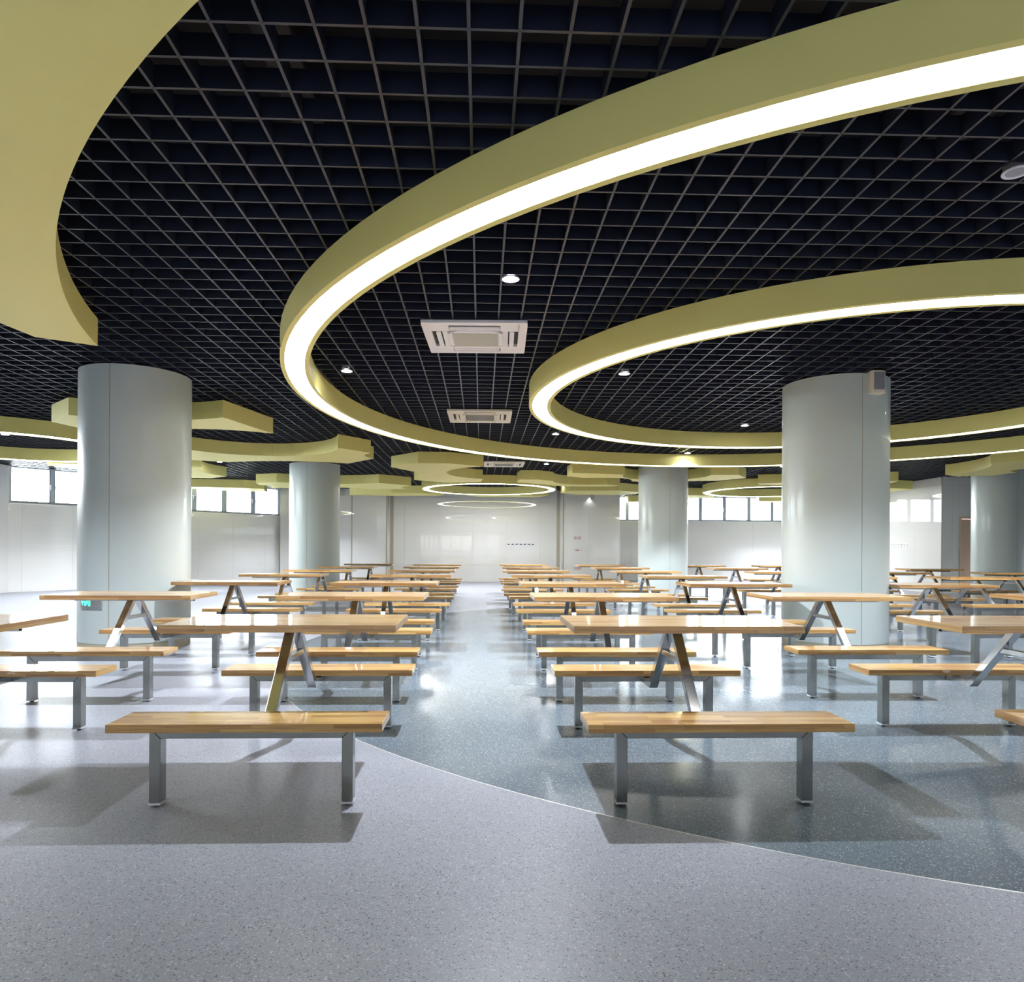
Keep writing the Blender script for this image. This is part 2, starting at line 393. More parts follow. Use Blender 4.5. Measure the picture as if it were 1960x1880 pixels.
# sides the camera does not look at
struct('wall_far_right', MB().box(XFR, XFR+T, YF, 18.8, 0, Z_SLAB).mesh('wall_far_right', M['reveal']))
FW = [(-4.9, -3.8), (-3.3, -0.7), (0.4, 1.5)]
b = MB().box(XL-T, XFR+T, YF-T, YF, 0, 1.0).box(XL-T, XFR+T, YF-T, YF, 2.3, Z_SLAB)
e = XL-T
for a, c in FW: b.box(e, a, YF-T, YF, 1.0, 2.3); e = c
b.box(e, XFR+T, YF-T, YF, 1.0, 2.3)
struct('wall_front', b.mesh('wall_front', M['reveal']))

# ------------------------------------------------------------------ windows
def window(name, loc, ang, s0, s1, z0, z1, mull, label, handles=(), pane='glass'):
    w_ = struct(name, None, loc, ang, label)
    fr = MB().box(s0, s1, 0.10, 0.16, z0, z0+0.06).box(s0, s1, 0.10, 0.16, z1-0.05, z1)
    obj('frame', fr.mesh('frame', M['alu'], 0.004), w_)
    obj('sill', MB().box(s0, s1, -0.012, 0.10, z0-0.03, z0).mesh('sill', M['reveal'], 0.003), w_)
    for i, (m_, wd_) in enumerate(mull):
        o = obj('mullion', MB().box(-wd_/2, wd_/2, 0.085, 0.165, z0+0.002, z1-0.002).box(-wd_/2+0.02, wd_/2-0.02, 0.07, 0.085, z0+0.06, z1-0.06).mesh('mullion', M['alu'], 0.004), w_, (m_, 0, 0))
        if i in handles:
            obj('handle', MB().box(-0.012, 0.012, 0.03, 0.05, 2.66, 2.80).box(-0.012, 0.012, 0.04, 0.072, 2.75, 2.80).mesh('handle', M['white'], 0.004), o, (wd_*0.32, 0, 0))
            obj('handle', MB().box(-0.012, 0.012, 0.03, 0.05, 2.66, 2.80).box(-0.012, 0.012, 0.04, 0.072, 2.75, 2.80).mesh('handle', M['white'], 0.004), o, (-wd_*0.32, 0, 0))
    for (a, wa), (c, wc) in zip(mull, mull[1:]):
        obj('pane', MB().box(a+wa/2-0.005, c-wc/2+0.005, 0.127, 0.133, z0+0.055, z1-0.045).mesh('pane', M[pane]), w_)
    return w_
mL = [(0.06, 0.08), (1.03, 0.15), (2.05, 0.15), (3.04, 0.15), (4.03, 0.15), (5.01, 0.16), (6.04, 0.18), (7.10, 0.17), (8.11, 0.08)]
window('window_1', (P0.x, P0.y, 0), OA, 0.02, 8.16, SILL, 3.24, mL, 'high strip window with blue-grey mullions over the slanted left wall', (1, 3, 5, 7))
mR = [(5.24, 0.08), (5.66, 0.12), (6.62, 0.13), (7.57, 0.13), (8.53, 0.14), (9.47, 0.13), (10.44, 0.14), (11.36, 0.12), (12.36, 0.08)]
window('window_2', (0, YR, 0), 0, 5.2, 12.4, SILL, 3.24, mR, 'high strip window with grey mullions in the recess on the right', (2, 5))
window('window_6', (XL, 9.0, 0), PI/2, 0.0, 6.0, SILL, 3.24, [(0.04, 0.08)] + [(k*1.0, 0.14) for k in range(1, 6)] + [(5.96, 0.08)], 'unseen strip window added for fill light along the left side wall')  # unseen strip window, added to bring in fill light from the left
for i, (a, c) in enumerate(FW):
    window('window_%d' % (3+i), (c, YF, 0), PI, 0, c-a, 1.0, 2.3, [(0.04, 0.08), ((c-a)/3, 0.1), ((c-a)/3*2, 0.1), (c-a-0.04, 0.08)], 'unseen window with glowing panes in the wall behind the viewer', (), 'lit')  # unseen openings inferred from far wall reflections; glowing panes added

# ------------------------------------------------------------------ door
d_ = struct('door_1', None, (0, 0, 0), 0, 'beech veneer door in the grey tiled wall beside the far column')
obj('door_frame', MB().box(DX0, DX0+0.06, 18.57, 18.72, 0, DZ).box(DX1-0.06, DX1, 18.57, 18.72, 0, DZ).box(DX0+0.06, DX1-0.06, 18.57, 18.72, DZ-0.06, DZ).mesh('door_frame', M['doorwood'], 0.004), d_)
leaf = obj('door_leaf', MB().box(DX0+0.063, DX1-0.063, 18.60, 18.645, 0.01, DZ-0.064).mesh('door_leaf', M['doorwood'], 0.003), d_)
for z in (0.92, 1.38, 1.84):
    obj('hinge', MB().box(DX0+0.050, DX0+0.085, 18.588, 18.602, z-0.06, z+0.06).cyl(0.008, z-0.06, z+0.06, 10, (DX0+0.062, 18.588)).mesh('hinge', M['hinge']), leaf)
obj('door_handle', MB().box(DX1-0.17, DX1-0.14, 18.59, 18.60, 0.98, 1.14).box(DX1-0.24, DX1-0.145, 18.545, 18.56, 1.05, 1.07).box(DX1-0.163, DX1-0.147, 18.545, 18.59, 1.05, 1.07).mesh('door_handle', M['hinge'], 0.002), leaf)

# ------------------------------------------------------------------ columns
CLAB = ['thick pale sage column on the left with a green exit sign low on it', 'thick pale sage column on the right carrying a small loudspeaker', 'pale sage column left of the far tiled wall', 'pale sage column in front of the right strip window', 'pale sage column at the right edge beside the beech door']
half = {}
for i, (cx, cy_) in enumerate(COLS):
    cr = 0.60
    c_ = struct('column', MB().cyl(cr-0.004, 0.0, Z_GRID-0.006, 48).mesh('column', M['joint'], smooth=True), (cx, cy_, 0), 0, CLAB[i])
    if i == 0:
        g = 0.009
        for q in (0, 1):
            half[q] = MB().lathe([(cr-0.02, 0.09), (cr, 0.09), (cr, Z_GRID-0.004), (cr-0.02, Z_GRID-0.004)], 48, (0, 0), -PI/2+PI*q+g, PI/2+PI*q-g).mesh('cladding_panel', M['column'], smooth=True, fix=True)
        pl = MB().lathe([(cr-0.03, 0.0), (cr-0.014, 0.0), (cr-0.014, 0.088), (cr-0.03, 0.088)], 64).mesh('plinth', M['skirt'], smooth=True)
        ra = [0.0, 0.02, -0.07, 0.02, 0.0]
    for q in (0, 1): obj('cladding_panel', half[q], c_, (0, 0, 0), (0, 0, ra[i]))
    obj('plinth', pl, c_)

# ------------------------------------------------------------------ ring lights
def ring(cx, cy_, r0, r1, label, n, rim=0.042, em='ring'):
    t = thing('ring_light', label, 'ceiling light', (cx, cy_, Z_DROP), 0, 'olive ring lights under the grid ceiling')
    h = Z_GRID - Z_DROP - 0.002
    obj('outer_band', MB().lathe([(r1, 0), (r1+rim, 0), (r1+rim, h), (r1+rim-0.02, h), (r1+rim-0.02, 0.05), (r1, 0.05)], n).mesh('outer_band', M['olive'], smooth=True, fix=True), t)
    obj('inner_band', MB().lathe([(r0-rim, 0), (r0, 0), (r0, 0.05), (r0-rim+0.02, 0.05), (r0-rim+0.02, h), (r0-rim, h)], n).mesh('inner_band', M['olive'], smooth=True, fix=True), t)
    d = MB().lathe([(r0, 0.012), (r1, 0.012), (r1, 0.02), (r0, 0.02)], n)
    me = d.mesh('diffuser', [M[em], M['white']])
    for p in me.polygons:
        p.material_index = 0 if p.normal.z < -0.5 or abs(p.center.z-0.012) < 1e-4 else 1
    obj('diffuser', me, t)
    obj('back_plate', MB().lathe([(r0-rim+0.02, 0.052), (r1+rim-0.02, 0.052), (r1+rim-0.02, 0.07), (r0-rim+0.02, 0.07)], n).mesh('back_plate', M['white']), t)
    return t
ring(*RC, 6.25, 6.435, 'largest olive ring light sweeping over the aisle around the right column', 160)
ring(*RC, 3.517, 3.70, 'smaller olive ring light inside the largest ring, around the right column', 128)
ring(0.23, 20.99, 1.83, 2.0, 'small olive ring light hanging before the far tiled wall', 80, em='ring2')
ring(8.93, 20.98, 1.83, 2.0, 'small olive ring light partly behind the right column', 80, em='ring2')
ring(-8.63, 12.87, 1.93, 2.11, 'small olive ring light at the left edge, behind the left column', 80, em='ring2')

# ------------------------------------------------------------------ ceiling panels (jigsaw outlines)
def arc3(a, b, c, n=10):
    """points of the circle arc a-b-c, without a"""
    ax, ay = a; bx, by = b; cx, cy_ = c
    d = 2*(ax*(by-cy_)+bx*(cy_-ay)+cx*(ay-by))
    ux = ((ax*ax+ay*ay)*(by-cy_)+(bx*bx+by*by)*(cy_-ay)+(cx*cx+cy_*cy_)*(ay-by))/d
    uy = ((ax*ax+ay*ay)*(cx-bx)+(bx*bx+by*by)*(ax-cx)+(cx*cx+cy_*cy_)*(bx-ax))/d
    r = math.hypot(ax-ux, ay-uy)
    a0 = math.atan2(ay-uy, ax-ux); a1 = math.atan2(by-uy, bx-ux); a2 = math.atan2(cy_-uy, cx-ux)
    ccw = ((a1-a0) % (2*PI)) < ((a2-a0) % (2*PI))
    sw = (a2-a0) % (2*PI) if ccw else -((a0-a2) % (2*PI))
    return [(ux+r*math.cos(a0+sw*i/n), uy+r*math.sin(a0+sw*i/n)) for i in range(1, n+1)]
def outline(items):
    pts = []
    for it in items:
        if it[0] == 'a': pts += arc3(pts[-1], it[1], it[2], it[3] if len(it) > 3 else 12)
        else: pts.append(it)
    area = sum(p[0]*q[1]-q[0]*p[1] for p, q in zip(pts, pts[1:]+pts[:1]))
    return pts if area > 0 else pts[::-1]
def panel(items, label, n=None):
    pts = outline(items)
    cx = sum(p[0] for p in pts)/len(pts); cy_ = sum(p[1] for p in pts)/len(pts)
    pts = [(x-cx, y-cy_) for x, y in pts]
    me = MB().prism(pts, 0, Z_GRID-Z_DROP-0.002).mesh('ceiling_panel', M['olive'])
    bm = bmesh.new(); bm.from_mesh(me)
    bmesh.ops.triangulate(bm, faces=[f for f in bm.faces if len(f.verts) > 4])
    bm.to_mesh(me); bm.free()
    t = thing('ceiling_panel', label, 'ceiling panel', (cx, cy_, Z_DROP), 0, 'olive jigsaw panels hung under the grid', me)
    return t
aA = lambda d: (4.30+8.005*math.cos(math.radians(d)), 8.35+8.005*math.sin(math.radians(d)))
panel([aA(245), ('a', aA(220), aA(195.0), 40), (-3.83, 6.04), (-3.95, 5.0), (-3.9, 3.4), (-3.4, 1.6), (-2.2, 0.0), (-0.4, -0.6)], 'huge olive panel with a long curved edge at the upper left')
panel([(-6.18, 10.12), (-5.63, 9.59), ('a', (-4.6, 9.90), (-3.57, 9.64)), (-3.28, 10.96), ('a', (-4.3, 10.60), (-5.3, 10.95)), (-6.02, 10.88)], 'olive panel crossing behind the left column, nearest of those behind it')
panel([(-5.55, 12.41), ('a', (-4.05, 13.62), (-2.57, 12.41), 20), (-2.09, 13.08), ('a', (-2.27, 13.47), (-2.16, 13.89), 8), (-2.81, 14.72), ('a', (-4.03, 14.42), (-5.3, 14.68)), (-6.05, 14.37), ('a', (-5.98, 13.9), (-6.1, 13.2), 8)], 'olive panel with a deep concave front edge above the far left column')
panel([(-9.60, 15.58), (-9.26, 15.13), (-8.72, 15.2), ('a', (-7.9, 15.68), (-6.9, 15.70)), (-6.27, 15.68), ('a', (-6.62, 16.7), (-6.44, 17.65)), (-7.0, 18.13), (-7.9, 18.0), (-8.6, 17.2), (-9.3, 16.3)], 'olive panel with a pale concave end right beside the left column')
panel([(-8.9, 20.72), (-7.14, 20.94), (-6.63, 21.29), ('a', (-6.80, 21.9), (-6.87, 22.4), 6), (-8.0, 22.2), (-8.9, 21.5)], 'olive panel hanging in front of the slanted left window')
panel([(-6.24, 19.30), (-5.60, 19.04), ('a', (-4.2, 19.42), (-2.82, 19.05)), (-2.01, 19.79), ('a', (-2.32, 20.3), (-2.2, 20.94), 8), (-3.37, 21.08), ('a', (-4.2, 20.6), (-5.1, 21.0)), (-6.3, 20.9), ('a', (-6.1, 20.35), (-6.35, 19.9), 8)], 'olive panel passing behind the far left column')
panel([(-2.0, 15.33), (-1.34, 14.54), (-0.71, 14.54), (0.04, 15.03), ('a', (-0.83, 16.43), (0.03, 17.73), 20), (-0.02, 18.5), (-0.92, 18.8), (-1.77, 18.14), ('a', (-1.47, 17.1), (-1.59, 16.17))], 'olive panel with a round bite on its right, left of the small air conditioner')
panel([(-4.45, 23.45), (-2.93, 22.6), (-1.89, 22.35), (-1.25, 23.15), (-1.5, 23.5), (-2.9, 23.75)], 'olive panel against the far wall on the left of the small ring')
panel([(-0.48, 23.2), (2.24, 23.05), (2.0, 23.75), ('a', (1.0, 23.85), (-0.1, 23.8), 6)], 'olive panel below and behind the small far ring')
panel([(0.95, 18.49), (1.0, 17.81), (1.47, 17.77), (1.89, 18.11), ('a', (1.97, 18.5), (2.23, 18.84), 8), ('a', (2.75, 19.08), (3.47, 18.97), 10), (3.87, 19.17), (3.6, 19.62), (2.4, 19.63)], 'olive panel right of the small far ring, its near end square')
panel([(2.10, 16.89), (2.13, 16.13), (3.43, 16.42), ('a', (4.47, 17.60), (5.48, 16.33), 20), (6.13, 16.24), (6.59, 16.98), (6.11, 17.69), (5.38, 17.85), ('a', (4.5, 18.2), (3.93, 17.97), 10), ('a', (3.75, 17.45), (3.45, 17.20), 6), (2.55, 17.24)], 'olive panel bent around the column before the right strip window')
panel([(2.53, 21.96), (2.73, 21.14), (4.19, 20.89), (4.95, 21.4), (5.0, 22.2), (4.3, 22.6), (3.21, 22.6)], 'olive panel just left of the far right column, close to the far wall')
panel([(5.3, 22.6), (6.2, 22.25), (7.4, 22.5), (7.95, 23.3), (7.0, 24.2), (5.6, 24.0)], 'olive panel behind the small ring near the right strip window')
panel([(7.44, 18.33), (8.1, 18.03), ('a', (9.2, 18.3), (10.2, 17.6)), (10.68, 17.33), (10.85, 17.9), (9.6, 18.9), (8.2, 18.75), (7.61, 18.65)], 'olive panel mostly hidden behind the right column')
panel([(11.1, 19.45), (11.83, 19.36), (12.5, 19.6), (12.5, 20.6), (11.9, 20.9), (11.15, 20.5)], 'olive panel against the glossy right side wall')
panel([(10.36, 13.71), ('a', (10.97, 14.9), (10.90, 15.87)), (11.41, 16.19), (12.11, 15.9), (12.12, 15.2), ('a', (11.73, 14.8), (12.2, 14.4), 8), (12.5, 13.6), (11.6, 12.6), (10.9, 13.1)], 'olive panel over the column at the right edge')
panel([(5.5, 25.7), (6.4, 25.6), (6.4, 26.3), (5.5, 26.3)], 'small olive panel before the right strip window, beside the column')
panel([(10.1, 24.8), (11.6, 24.6), (11.6, 25.5), (10.3, 25.5)], 'olive panel before the right strip window, at the right column')

# ------------------------------------------------------------------ downlights and added fill lights
DL = [(0.21, 5.18, 'lit downlight in the grid left of the near air conditioner, nearest over the aisle'),
      (-1.55, 7.96, 'lit downlight just inside the bend of the largest ring'),
      (1.64, 7.91, 'lit downlight inside the bend of the inner ring'),
      (4.28, 11.1, 'lit downlight inside the inner ring, near the right column'),
      (1.3, 12.12, 'lit downlight just outside the inner ring, over the aisle'),
      (4.32, 14.34, 'lit downlight shining on the far inside of the largest ring'),
      (1.54, 16.39, 'lit downlight right of the farthest air conditioner'),
      (7.29, 16.47, 'lit downlight peeping out left of the right column below the largest ring'),
      (-6.21, 16.57, 'lit downlight between the two left columns'),
      (-8.65, 12.82, 'lit downlight within the small ring at the left edge'),
      (0.6, 0.85, 'lit downlight overhead, above the nearest benches'),
      (-4.7, 5.3, 'lit downlight above the huge panel in front of the left column'),
      (-4.1, 11.35, 'lit downlight behind the left column'),
      (4.32, 5.38, 'lit downlight behind the near side of the inner ring'),
      (7.06, 8.35, 'lit downlight right of the right column'),
      (-4.6, 0.85, 'lit downlight overhead on the left'),
      (8.3, 5.2, 'lit downlight beyond the right edge'),
      (-8.3, 17.6, 'added fill light behind the left column, near the slanted window, right one of two'),  # from here to the list's end: hidden lights added to brighten the far walls
      (-9.2, 16.8, 'added fill light behind the left column, near the slanted window, left one of two'),
      (-5.6, 21.6, 'added fill light behind the far left column'),
      (-0.6, 20.0, 'added fill light above the panel with the round bite'),
      (2.6, 21.75, 'added fill light above the square-ended panel right of the small far ring'),
      (6.25, 22.7, 'added fill light behind the column before the right strip window'),
      (10.4, 22.8, 'added fill light behind the right column, near the right strip window'),
      (11.4, 24.4, 'added fill light behind the right column, farthest in the recess')]
DL += [(15.8, 16.4, 'added fill light beyond the right edge, before the beech door'), (10.3, 9.4, 'added fill light far right of the inner ring')]  # out-of-view lights added to lift the door wall and right-edge column
DL += [(-10.5+3.6*i, -5.5, 'added fill light washing the wall behind the viewer, number %d from its left end' % (i+1)) for i in range(8)]  # unseen row added so the wall throws fill on the near ring bands
DL += [(-9.0+4.4*i, -2.6, 'added fill light over the floor behind the viewer, number %d from the left' % (i+1)) for i in range(6)]  # second unseen row, added for bounce off the floor onto the rings
fl_me = MB().lathe([(0.050, 0.004), (0.066, 0.0), (0.068, 0.004), (0.066, 0.010), (0.050, 0.012)], 28).mesh('flange', M['white'], smooth=True)
can_me = MB().box(-0.048, 0.048, -0.040, 0.040, 0.010, 0.075).cyl(0.046, 0.010, 0.03, 20).mesh('housing', M['canister'], 0.003)
lens_me = MB().cyl(0.051, 0.004, 0.010, 24).mesh('lens', M['lens'])
lensoff_me = MB().cyl(0.051, 0.004, 0.010, 24).mesh('lens', M['lensoff'])
def downlight(x, y, label, lit=True, z=Z_GRID-0.015):
    t = thing('downlight', label, 'downlight', (x, y, z), 0, 'round downlights in the grid ceiling')
    obj('flange', fl_me, t); obj('housing', can_me, t); obj('lens', lens_me if lit else lensoff_me, t)
    if lit:
        L = bpy.data.lights.new('downlight_beam', 'SPOT'); L.energy = SPOT_W; L.color = (0.84, 0.89, 1.0)
        L.spot_size = math.radians(122); L.spot_blend = 0.85; L.shadow_soft_size = 0.025
        o = obj('downlight_beam', L, t, (0, 0, -0.012))
    return t
for x, y, lb in DL: downlight(x, y, lb)
t = downlight(2.83, 3.57, 'unlit white downlight at the upper right, showing its red connector', False, Z_GRID-0.03)
obj('connector', MB().box(-0.005, 0.030, -0.052, -0.040, 0.035, 0.062).mesh('connector', M['redplug'], 0.002), t)

# ------------------------------------------------------------------ ceiling air conditioners
def cassette(x, y, rz, label, dark, op):
    t = thing('air_conditioner', label, 'air conditioner', (x, y, Z_GRID-0.036), rz, 'ceiling cassette air conditioners along the aisle')
    h = 0.475
    # panel with four slots and a centre opening: built as a frame of flat pieces
    g0, g1, s = 0.285, 0.36, 0.235
    pn = MB()
    pn.box(-h, h, -h, -0.40, 0, 0.03).box(-h, h, 0.40, h, 0, 0.03).box(-h, -0.40, -0.40, 0.40, 0, 0.03).box(0.40, h, -0.40, 0.40, 0, 0.03)
    for sx in (-1, 1):
        for sy in (-1, 1):
            x0, x1 = sorted((sx*s, sx*0.40)); y0, y1 = sorted((sy*s, sy*0.40)); pn.box(x0, x1, y0, y1, 0.0, 0.03)
    pn.box(-s, s, -g0-0.02, -0.255, 0, 0.03).box(-s, s, 0.255, g0+0.02, 0, 0.03).box(-g0-0.02, -0.255, -s, s, 0, 0.03).box(0.255, g0+0.02, -s, s, 0, 0.03)
    obj('panel', pn.mesh('panel', M['white'] if not dark else M['cream'], 0.003), t)
    obj('back_plate', MB().box(-0.42, 0.42, -0.42, 0.42, 0.0262, 0.0295).mesh('back_plate', M['slot']), t)
    oc = [(-0.255, -0.17), (-0.17, -0.255), (0.17, -0.255), (0.255, -0.17), (0.255, 0.17), (0.17, 0.255), (-0.17, 0.255), (-0.255, 0.17)]
    gr = obj('grille', MB().prism(oc, -0.008, 0.028).mesh('grille', M['white'] if not dark else M['cream'], 0.003), t)
    obj('filter', MB().box(-0.215, 0.215, -0.20, 0.20, -0.011, -0.007).mesh('filter', M['filter'] if not dark else M['slot']), gr)
    if dark:
        bars = MB()
        for i in range(15): bars.box(-0.2135+i*0.0305-0.0022, -0.2135+i*0.0305+0.0022, -0.20, 0.20, -0.016, -0.010)
        for i in range(14): bars.box(-0.215, 0.215, -0.20+i*0.0308-0.0022, -0.20+i*0.0308+0.0022, -0.015, -0.010)
        obj('grille_bars', bars.mesh('grille_bars', M['filter']), gr)['kind'] = 'stuff'
    vm = MB().prism([(-0.225, -0.018), (-0.21, -0.026), (0.21, -0.026), (0.225, -0.018), (0.225, 0.018), (-0.225, 0.018)], -0.004, 0.002).mesh('vane', M['white'] if not dark else M['cream'])
    for k in range(4):
        a = k*PI/2
        o = obj('vane', vm, t, (0.336*math.sin(a), -0.336*math.cos(a), 0.002))
        o.rotation_euler = Matrix.Rotation(a, 3, 'Z').to_4x4().to_euler()
        o.rotation_euler = (Matrix.Rotation(a, 3, 'Z') @ Matrix.Rotation(op, 3, 'X')).to_euler()
    return t
cassette(-0.06, 6.60, -0.03, 'white square air conditioner in the grid, nearest of three along the aisle', False, 0.12)
cassette(-0.03, 10.52, -0.01, 'cream square air conditioner with a dark mesh, second along the aisle', True, 0.12)
cassette(0.53, 16.4, 0.0, 'cream square air conditioner farthest along the aisle, beside an olive panel', True, 0.12)

# ------------------------------------------------------------------ loudspeaker, exit sign, emergency lights, switches, lettering
t = thing('loudspeaker', 'small white loudspeaker with a grey front high on the right column', 'loudspeaker', (4.50, 7.72, 2.965))
obj('cabinet', MB().prism([(-0.085, 0.16), (-0.085, -0.02), (-0.07, -0.05), (0.07, -0.05), (0.085, -0.02), (0.085, 0.16)][::-1], 0.0, 0.255).mesh('cabinet', M['cream'], 0.006, 2), t)
obj('speaker_mesh', MB().box(-0.062, 0.062, -0.056, -0.049, 0.035, 0.235).mesh('speaker_mesh', M['greymesh'], 0.004), t)
obj('bracket', MB().box(-0.02, 0.02, 0.10, 0.14, 0.255, 0.30).mesh('bracket', M['duct']), t)

# exit sign bent around the left column
def curved(polys, r0, r1, sc_=1.0, n=1):
    b = MB()
    for pl in polys:
        k = len(pl); base = len(b.v)
        for r in (r1, r0):
            for s_, z in pl:
                a = s_/0.6; b.v.append((r*math.cos(a), r*math.sin(a), z))
        b.f.append(tuple(base+i for i in range(k)))
        for i in range(k): b.f.append((base+i, base+k+i, base+k+(i+1) % k, base+(i+1) % k))
    return b
ex = thing('exit_sign', 'steel exit sign with a glowing green arrow and doorway, low on the left column', 'exit sign', (COLS[0][0], COLS[0][1], 0))
A0, A1 = math.radians(234.2), math.radians(263)
obj('sign_plate', MB().lathe([(0.599, 0.475), (0.615, 0.475), (0.615, 0.635), (0.599, 0.635)], 16, (0, 0), A0, A1).mesh('sign_plate', M['plate'], smooth=True, fix=True), ex)
s0 = A0*0.6
def off(pl, dx, dz, k=1.0): return [(s0+dx+x*k, 0.50+dz+z*k) for x, z in pl]
arrow = [off([(0, 0.05), (0.022, 0.085), (0.034, 0.085), (0.02, 0.06), (0.055, 0.06), (0.055, 0.042), (0.02, 0.042), (0.034, 0.015), (0.022, 0.015)], 0.012, 0.005)]
obj('arrow', curved(arrow, 0.6155, 0.618).mesh('arrow', M['green'], fix=True), ex)
doorp = [off([(0, 0), (0.012, 0), (0.012, 0.105), (0, 0.105)], 0.075, 0.012), off([(0.074, 0), (0.086, 0), (0.086, 0.105), (0.074, 0.105)], 0.075, 0.012), off([(0.012, 0.093), (0.074, 0.093), (0.074, 0.105), (0.012, 0.105)], 0.075, 0.012),
         off([(0.035, 0.075), (0.047, 0.075), (0.047, 0.088), (0.035, 0.088)], 0.075, 0.012), off([(0.030, 0.042), (0.048, 0.042), (0.054, 0.072), (0.036, 0.072)], 0.075, 0.012),
         off([(0.030, 0.042), (0.018, 0.010), (0.026, 0.008), (0.042, 0.042)], 0.075, 0.012), off([(0.040, 0.042), (0.058, 0.020), (0.058, 0.0), (0.066, 0.0), (0.066, 0.024), (0.050, 0.044)], 0.075, 0.012), off([(0.052, 0.070), (0.066, 0.052), (0.070, 0.057), (0.056, 0.073)], 0.075, 0.012)]
obj('running_figure', curved(doorp, 0.6155, 0.618).mesh('running_figure', M['green'], fix=True), ex)

def emergency(x, y, z, label):
    t = thing('emergency_light', label, 'emergency light', (x, y, z), 0, 'twin-lamp emergency lights on the far wall')
    obj('case', MB().box(-0.07, 0.07, -0.06, 0.0, -0.09, 0.09).mesh('case', M['filter'], 0.005), t)
    obj('lamp', MB().cyl(0.03, -0.05, 0.0, 14, (-0.10, -0.05)).box(-0.10, -0.06, -0.055, -0.03, -0.02, -0.005).mesh('lamp', M['white']), t)
    return t
e1 = emergency(3.885, 24.09, 3.01, 'grey emergency light shining on the far wall right of the small ring')
obj('lens', MB().cyl(0.026, -0.056, -0.05, 14, (-0.10, -0.05)).mesh('lens', M['ring']), e1)
L = bpy.data.lights.new('emergency_beam', 'SPOT'); L.energy = 1.0; L.spot_size = 2.2; L.spot_blend = 0.8; L.shadow_soft_size = 0.02
o = obj('emergency_beam', L, e1, (-0.10, -0.06, -0.06), (math.radians(18), 0, 0))
emergency(-4.83, 24.09, 3.08, 'grey emergency light near the ceiling beside the far left column')

sw_me = MB().box(-0.058, 0.058, -0.010, 0, -0.058, 0.058).mesh('switch_plate', M['white'], 0.003)
rk_me = MB().box(-0.040, 0.040, -0.014, -0.010, 0.000, 0.035).mesh('rocker', M['slot'])
rk2 = MB().box(-0.040, 0.040, -0.014, -0.010, 0.000, 0.035).mesh('rocker', M['filter'])
ORD = ['leftmost', 'second', 'third', 'fourth', 'fifth', 'sixth', 'rightmost']
for i in range(7):
    t = thing('switch_plate', '%s of the seven white switch plates on the far wall' % ORD[i], 'switch', (0.972+i*0.1435, YB-0.007, 1.32), 0, 'white switch plates in a row on the far wall', sw_me)
    obj('rocker', rk_me, t)
ORD2 = ['first', 'second', 'third', 'fourth', 'fifth', 'sixth']
for i in range(6):
    t = thing('switch_plate', '%s white switch plate from the beech door, on the glossy right wall' % ORD2[i], 'switch', (XR-0.007, 20.15+i*0.15, 1.335), -PI/2, 'white switch plates in a row on the right side wall', sw_me)
    obj('rocker', rk2, t)

def lettering(name, rows, label, x, z, y=24.092):
    t = thing(name, label, 'sign', (x, y, z), 0, 'red lettering on the fire cabinet door')
    for body, size, dz, wtarget in rows:
        cu = bpy.data.curves.new('letters', 'FONT'); cu.body = body; cu.size = size; cu.align_x = 'CENTER'; cu.extrude = 0.0015
        tmp = bpy.data.objects.new('tmp', cu); C.objects.link(tmp)
        dg = bpy.context.evaluated_depsgraph_get(); dg.update()
        me = bpy.data.meshes.new_from_object(tmp.evaluated_get(dg))
        bpy.data.objects.remove(tmp); me.name = 'letters'; me.materials.clear(); me.materials.append(M['red'])
        xs = [v.co.x for v in me.vertices]
        kx = wtarget/(max(xs)-min(xs)) if xs else 1
        for v in me.vertices: v.co = (v.co.x*kx, -v.co.z, v.co.y+dz)
        me.flip_normals() if False else None
        obj('letters', me, t)
    return t
lettering('hydrant_sign', [('\u6d88\u706b\u6813', 0.095, 0.0, 0.255), ('FIRE HYDRANT', 0.024, -0.035, 0.25)], 'red characters for fire hydrant, topmost on the far wall', 3.37, 1.545)
lettering('alarm_sign', [('\u706b\u8b66', 0.055, 0.0, 0.10)], 'red fire alarm characters, middle line on the far wall', 3.31, 1.115)
t = thing('alarm_number', 'red fire alarm number with a red square, middle line on the far wall', 'sign', (3.46, 24.092, 1.115), 0, 'red lettering on the fire cabinet door')
bpy.data.objects.remove(t)
lettering('alarm_number', [('119', 0.055, 0.0, 0.10)], 'red alarm number beside a small red square, middle line on the far wall', 3.465, 1.115)
o = [x for x in bpy.data.objects if x.name == 'alarm_number'][0]
obj('red_square', MB().box(-0.098, -0.062, -0.003, 0, 0.0, 0.045).mesh('red_square', M['red']), o)
lettering('extinguisher_sign', [('\u706d\u706b\u5668\u7bb1', 0.085, 0.0, 0.255), ('FIRE EXTINGUISHER BOX', 0.028, -0.045, 0.255)], 'red characters for fire extinguisher box, lowest on the far wall', 3.375, 0.49)

